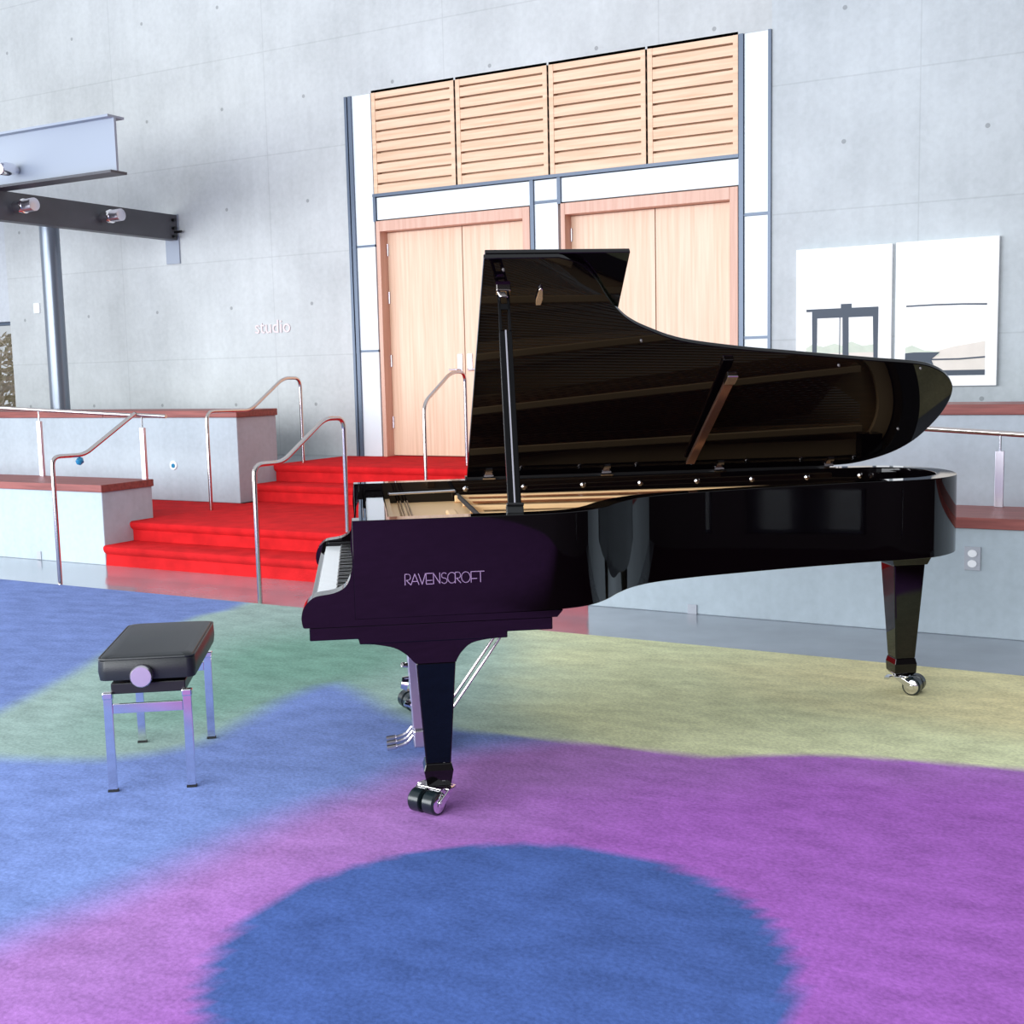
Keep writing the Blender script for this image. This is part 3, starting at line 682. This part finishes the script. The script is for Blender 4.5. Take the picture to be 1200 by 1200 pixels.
# folded half stick lying on the lid underside
a = Vector(LP(1.563, .70, -.045)); b_ = Vector(LP(1.512, .08, -.02))
def bar(bm, a, b, wv, wn, side, nrm):
    s = side.normalized()*wv/2; n = nrm.normalized()*wn/2
    v = [bm.verts.new(p+i*s+j*n) for p in (a, b) for i, j in ((-1, -1), (1, -1), (1, 1), (-1, 1))]
    for f in ((0, 1, 2, 3), (7, 6, 5, 4), (0, 4, 5, 1), (1, 5, 6, 2), (2, 6, 7, 3), (3, 7, 4, 0)): bm.faces.new([v[i] for i in f])
nl = Vector((0, math.sin(TH), math.cos(TH)))
h = B(); bar(h, a, b_, .040, .016, Vector((1, 0, 0)), nl); hs = link('half_stick', h, mat('bronzed_stick', (150, 112, 96), .16, metal=.85), lid, bevel=.003)
h = B(); bar(h, a-Vector((0, 0, .0)), a+(b_-a)*.09, .046, .03, Vector((1, 0, 0)), nl); link('stick_clip', h, STEEL, hs, bevel=.004)
# long prop
pb = Vector((.552, .075, 1.022)); pt = Vector(LP(.585, 1.15, -.012)); ax = (pt-pb).normalized(); sd = Vector((1, 0, 0)); sd = (sd-ax*sd.dot(ax)).normalized(); nn = ax.cross(sd)
h = B(); bar(h, pb, pb+(pt-pb)*.80, .046, .022, sd, nn); PROPM = mat('black_prop_wood', (5, 4, 6), .22, spec=.16)
prop = link('lid_prop', h, PROPM, piano, bevel=.004)
h = B(); bar(h, pb+(pt-pb)*.80-sd*.017, pt-sd*.017, .010, .02, sd, nn); bar(h, pb+(pt-pb)*.80+sd*.017, pt+sd*.017, .010, .02, sd, nn)
bar(h, pb+(pt-pb)*.90, pb+(pt-pb)*.93, .040, .02, sd, nn); link('prop_fork', h, PROPM, prop, bevel=.002)
h = B(); bar(h, pb+nn*-.0125, pb+(pt-pb)*.80-nn*.0125, .006, .004, sd, nn); link('prop_slide', h, SATIN, prop, bevel=.001)
h = B(); bar(h, pt-ax*.01, pt+ax*.035, .055, .035, sd, nn); bar(h, pt-ax*.02-sd*.012-nn*.02, pt-ax*.045-sd*.0-nn*.02, .03, .012, sd, nn); link('prop_cup', h, STEEL, prop, bevel=.004)
h = B(); bar(h, pb-ax*.012, pb+ax*.025, .058, .030, sd, nn); tube(h, [pb+sd*.03-nn*.018+ax*.02, pb-sd*.03-nn*.018+ax*.02], .006, 10); link('prop_hinge', h, BLACKM, prop, bevel=.003)

# legs
def tapered(bm, cx, cy, secs):
    rings = []
    for z, hx, hy in secs: rings.append([bm.verts.new((cx+i*hx, cy+j*hy, z)) for i, j in ((-1, -1), (1, -1), (1, 1), (-1, 1))])
    for a_, b2 in zip(rings[:-1], rings[1:]):
        for k_ in range(4): bm.faces.new((a_[k_], a_[(k_+1) % 4], b2[(k_+1) % 4], b2[k_]))
    bm.faces.new(rings[0][::-1]); bm.faces.new(rings[-1])
TR = .050
def caster(cx, cy, ang):
    e = B(); prism(e, [(-.036, -.05), (.036, -.05), (.036, .05), (-.036, .05)], fXY, .078, .086)
    c = link('caster', e, CHROME, piano, bevel=.002); c.location = (cx, cy, 0); c.rotation_euler = (0, 0, ang)
    f = B()
    for s in (-1, 1): prism(f, [(-.022, .082), (.012, .082), (TR+.014, .052), (TR+.016, .032), (TR-.004, .030), (.0, .062)], fXZ, s*.066-.003, s*.066+.003)
    prism(f, [(-.024, .076), (.014, .076), (.014, .084), (-.024, .084)], fXZ, -.069, .069)
    link('fork', f, CHROME, c, bevel=.002)
    br = B(); tube(br, [(-.02, 0, .075), (-.065, 0, .062)], .006, 8); box(br, -.078, -.058, -.03, .03, .056, .066); link('brake_lever', br, CHROME, c)
    for s in (-1, 1):
        wh = B(); tube(wh, [(TR, s*.006, .041), (TR, s*.010, .041), (TR, s*.050, .041), (TR, s*.056, .041)], [.034, .041, .041, .036], 28); w_ = link('wheel', wh, WHEELR, c, smooth=True)
    hb_ = B()
    for s in (-1, 1): tube(hb_, [(TR, s*.056, .041), (TR, s*.060, .041)], [.033, .026], 28)
    tube(hb_, [(TR, -.070, .041), (TR, .070, .041)], .010, 12)
    link('hub', hb_, CHROME, c, smooth=True)
def front_leg(cy, ca, cx=.265, shift=(0, 0)):
    prof = [(.012, .603)] + spline([(.06, .600), (.125, .585), (.165, .560), (.19, .533)], 5) + [(cx-.068, .527), (cx+.068, .527)] + spline([(.335, .533), (.352, .560), (.385, .588), (.44, .600), (.509, .603)], 5)
    b = B(); prism(b, prof, fXZ, cy-.075, cy+.075); br = link('leg_bracket', b, BLACK, piano, smooth=True, bevel=.003)
    b = B(); tapered(b, cx, cy, [(.165, .043, .043), (.525, .067, .067)]); lg = link('leg', b, BLACK, piano, bevel=.004)
    b = B(); tapered(b, cx, cy, [(.086, .041, .041), (.143, .051, .051), (.166, .044, .044)]); link('leg_foot', b, BLACK, lg, bevel=.003)
    caster(cx+shift[0], cy+shift[1], ca)
front_leg(.085, math.radians(-132), shift=(-.012, -.02))
front_leg(VW-.11, math.radians(200), shift=(0, 0))
tx, ty = 2.455, 1.17
b = B(); tapered(b, tx, ty, [(.60, .078, .085), (.655, .10, .10), (.69, .10, .10)]); link('leg_block', b, BLACK, piano, bevel=.003)
b = B(); tapered(b, tx, ty, [(.165, .046, .046), (.60, .073, .073)]); lg = link('leg', b, BLACK, piano, bevel=.006)
b = B(); tapered(b, tx, ty, [(.086, .040, .040), (.10, .050, .050), (.14, .052, .052), (.166, .046, .046)]); link('leg_foot', b, BLACK, lg, bevel=.003)
caster(tx+.01, ty, math.radians(-40))

# pedal lyre
ly = link('pedal_lyre', box(B(), .205, .30, .66, .84, .03, .10), SATIN, piano, bevel=.006)
for v in (.69, .81):
    b = B(); prism(b, [(.205, .10), (.25, .10), (.245, .36), (.25, .60), (.195, .60), (.192, .36)], fXZ, v-.011, v+.011); link('lyre_post', b, SATIN, ly, bevel=.003)
b = B(); tube(b, [(.19, .75, .27), (.165, .75, .275)], [.03, .022], 20); tube(b, [(.2, .72, .19), (.175, .72, .2)], .012, 10); tube(b, [(.2, .76, .34), (.17, .74, .35)], .01, 10); link('lyre_fitting', b, CHROME, ly, smooth=True)
for v in (.69, .75, .81):
    b = B(); tube(b, fillet([(.205, v, .075), (.18, v, .045), (.15, v, .035), (.10, v, .028)], .02), [.007]*4+[.008]*(len(fillet([(.205, v, .075), (.18, v, .045), (.15, v, .035), (.10, v, .028)], .02))-6)+[.012, .012], 10); link('pedal', b, SATIN, ly, smooth=True)
for v, us in ((.80, .60), (.70, .60)):
    b = B(); tube(b, [(.29, v, .07), (.66, v-.03, .60)], .0055, 10); link('brace_rod', b, STEEL, ly, smooth=True)

# ================================================================== PIANO STOOL
stool = empty('piano_stool', PO, PA)
tag(stool, 'adjustable black leather piano stool with chrome legs left of the keyboard', 'stool')
su0, su1, sv0, sv1 = -.935, -.588, .43, 1.06
def cushion():
    bm = B(); Z = [.416, .419, .45, .49, .503, .508]; I = [.018, .004, 0, .002, .012, .035]; rings = []
    def rr(x0, x1, y0, y1, r, n=5):
        P = []
        for cx, cy, a0 in ((x1-r, y0+r, -90), (x1-r, y1-r, 0), (x0+r, y1-r, 90), (x0+r, y0+r, 180)):
            for k_ in range(n+1): a_ = math.radians(a0+90*k_/n); P.append((cx+r*math.cos(a_), cy+r*math.sin(a_)))
        return P
    for z, i in zip(Z, I): rings.append([bm.verts.new((p[0], p[1], z)) for p in rr(su0+i, su1-i, sv0+i, sv1-i, .03)])
    n = len(rings[0])
    for a_, b2 in zip(rings[:-1], rings[1:]):
        for k_ in range(n): bm.faces.new((a_[k_], a_[(k_+1) % n], b2[(k_+1) % n], b2[k_]))
    bm.faces.new(rings[0][::-1]); bm.faces.new(rings[-1]); return bm
cu = link('seat_cushion', cushion(), LEATHER, stool, smooth=True)
def rrect_path(i, z, r=.03):
    P = []
    for cx, cy, a0 in ((su1-i-r, sv0+i+r, -90), (su1-i-r, sv1-i-r, 0), (su0+i+r, sv1-i-r, 90), (su0+i+r, sv0+i+r, 180)):
        for k_ in range(5): a_ = math.radians(a0+90*k_/4); P.append((cx+r*math.cos(a_), cy+r*math.sin(a_), z))
    return P+[P[0]]
link('piping', tube(B(), rrect_path(.004, .497), .0035, 6, cap=False), LEATHER, cu, smooth=True)
link('under_frame', box(B(), -.895, -.63, sv0+.03, sv1-.03, .362, .402), BLACKM, stool, bevel=.003)
b = B()
for v in (sv0+.08, sv1-.08):
    for s in (-1, 1):
        uc = (su0+su1)/2; bar(b, Vector((uc-s*.11, v, .385)), Vector((uc+s*.11, v, .425)), .012, .012, Vector((0, 1, 0)), Vector((0, 0, 1)))
link('lift_mechanism', b, BLACKM, stool)
kn = B(); tube(kn, [(-.775, sv0-.004, .437), (-.775, sv0-.03, .437), (-.775, sv0-.036, .437)], [.040, .040, .036], 32); link('height_knob', kn, SATIN, stool, smooth=True)
b = B(); tube(b, [(-.775, sv0-.004, .437), (-.775, sv0+.1, .41)], .009, 10); link('knob_shaft', b, BLACKM, stool)
for u in (-.906, -.625):
    for v in (.455, 1.10-.04):
        b = B(); box(b, u-.016, u+.016, v-.008, v+.008, .008, .362); lg = link('leg', b, CHROME, stool, bevel=.002)
        link('leg_cap', box(B(), u-.019, u+.019, v-.012, v+.014, .345, .372), CHROME, lg, bevel=.005)
        link('rubber_foot', box(B(), u-.018, u+.018, v-.010, v+.010, 0, .008), RUBBER, lg)
for v in (.455, 1.06): link('crossbar', box(B(), -.89, -.641, v-.006, v+.006, .292, .328), CHROME, stool, bevel=.002)
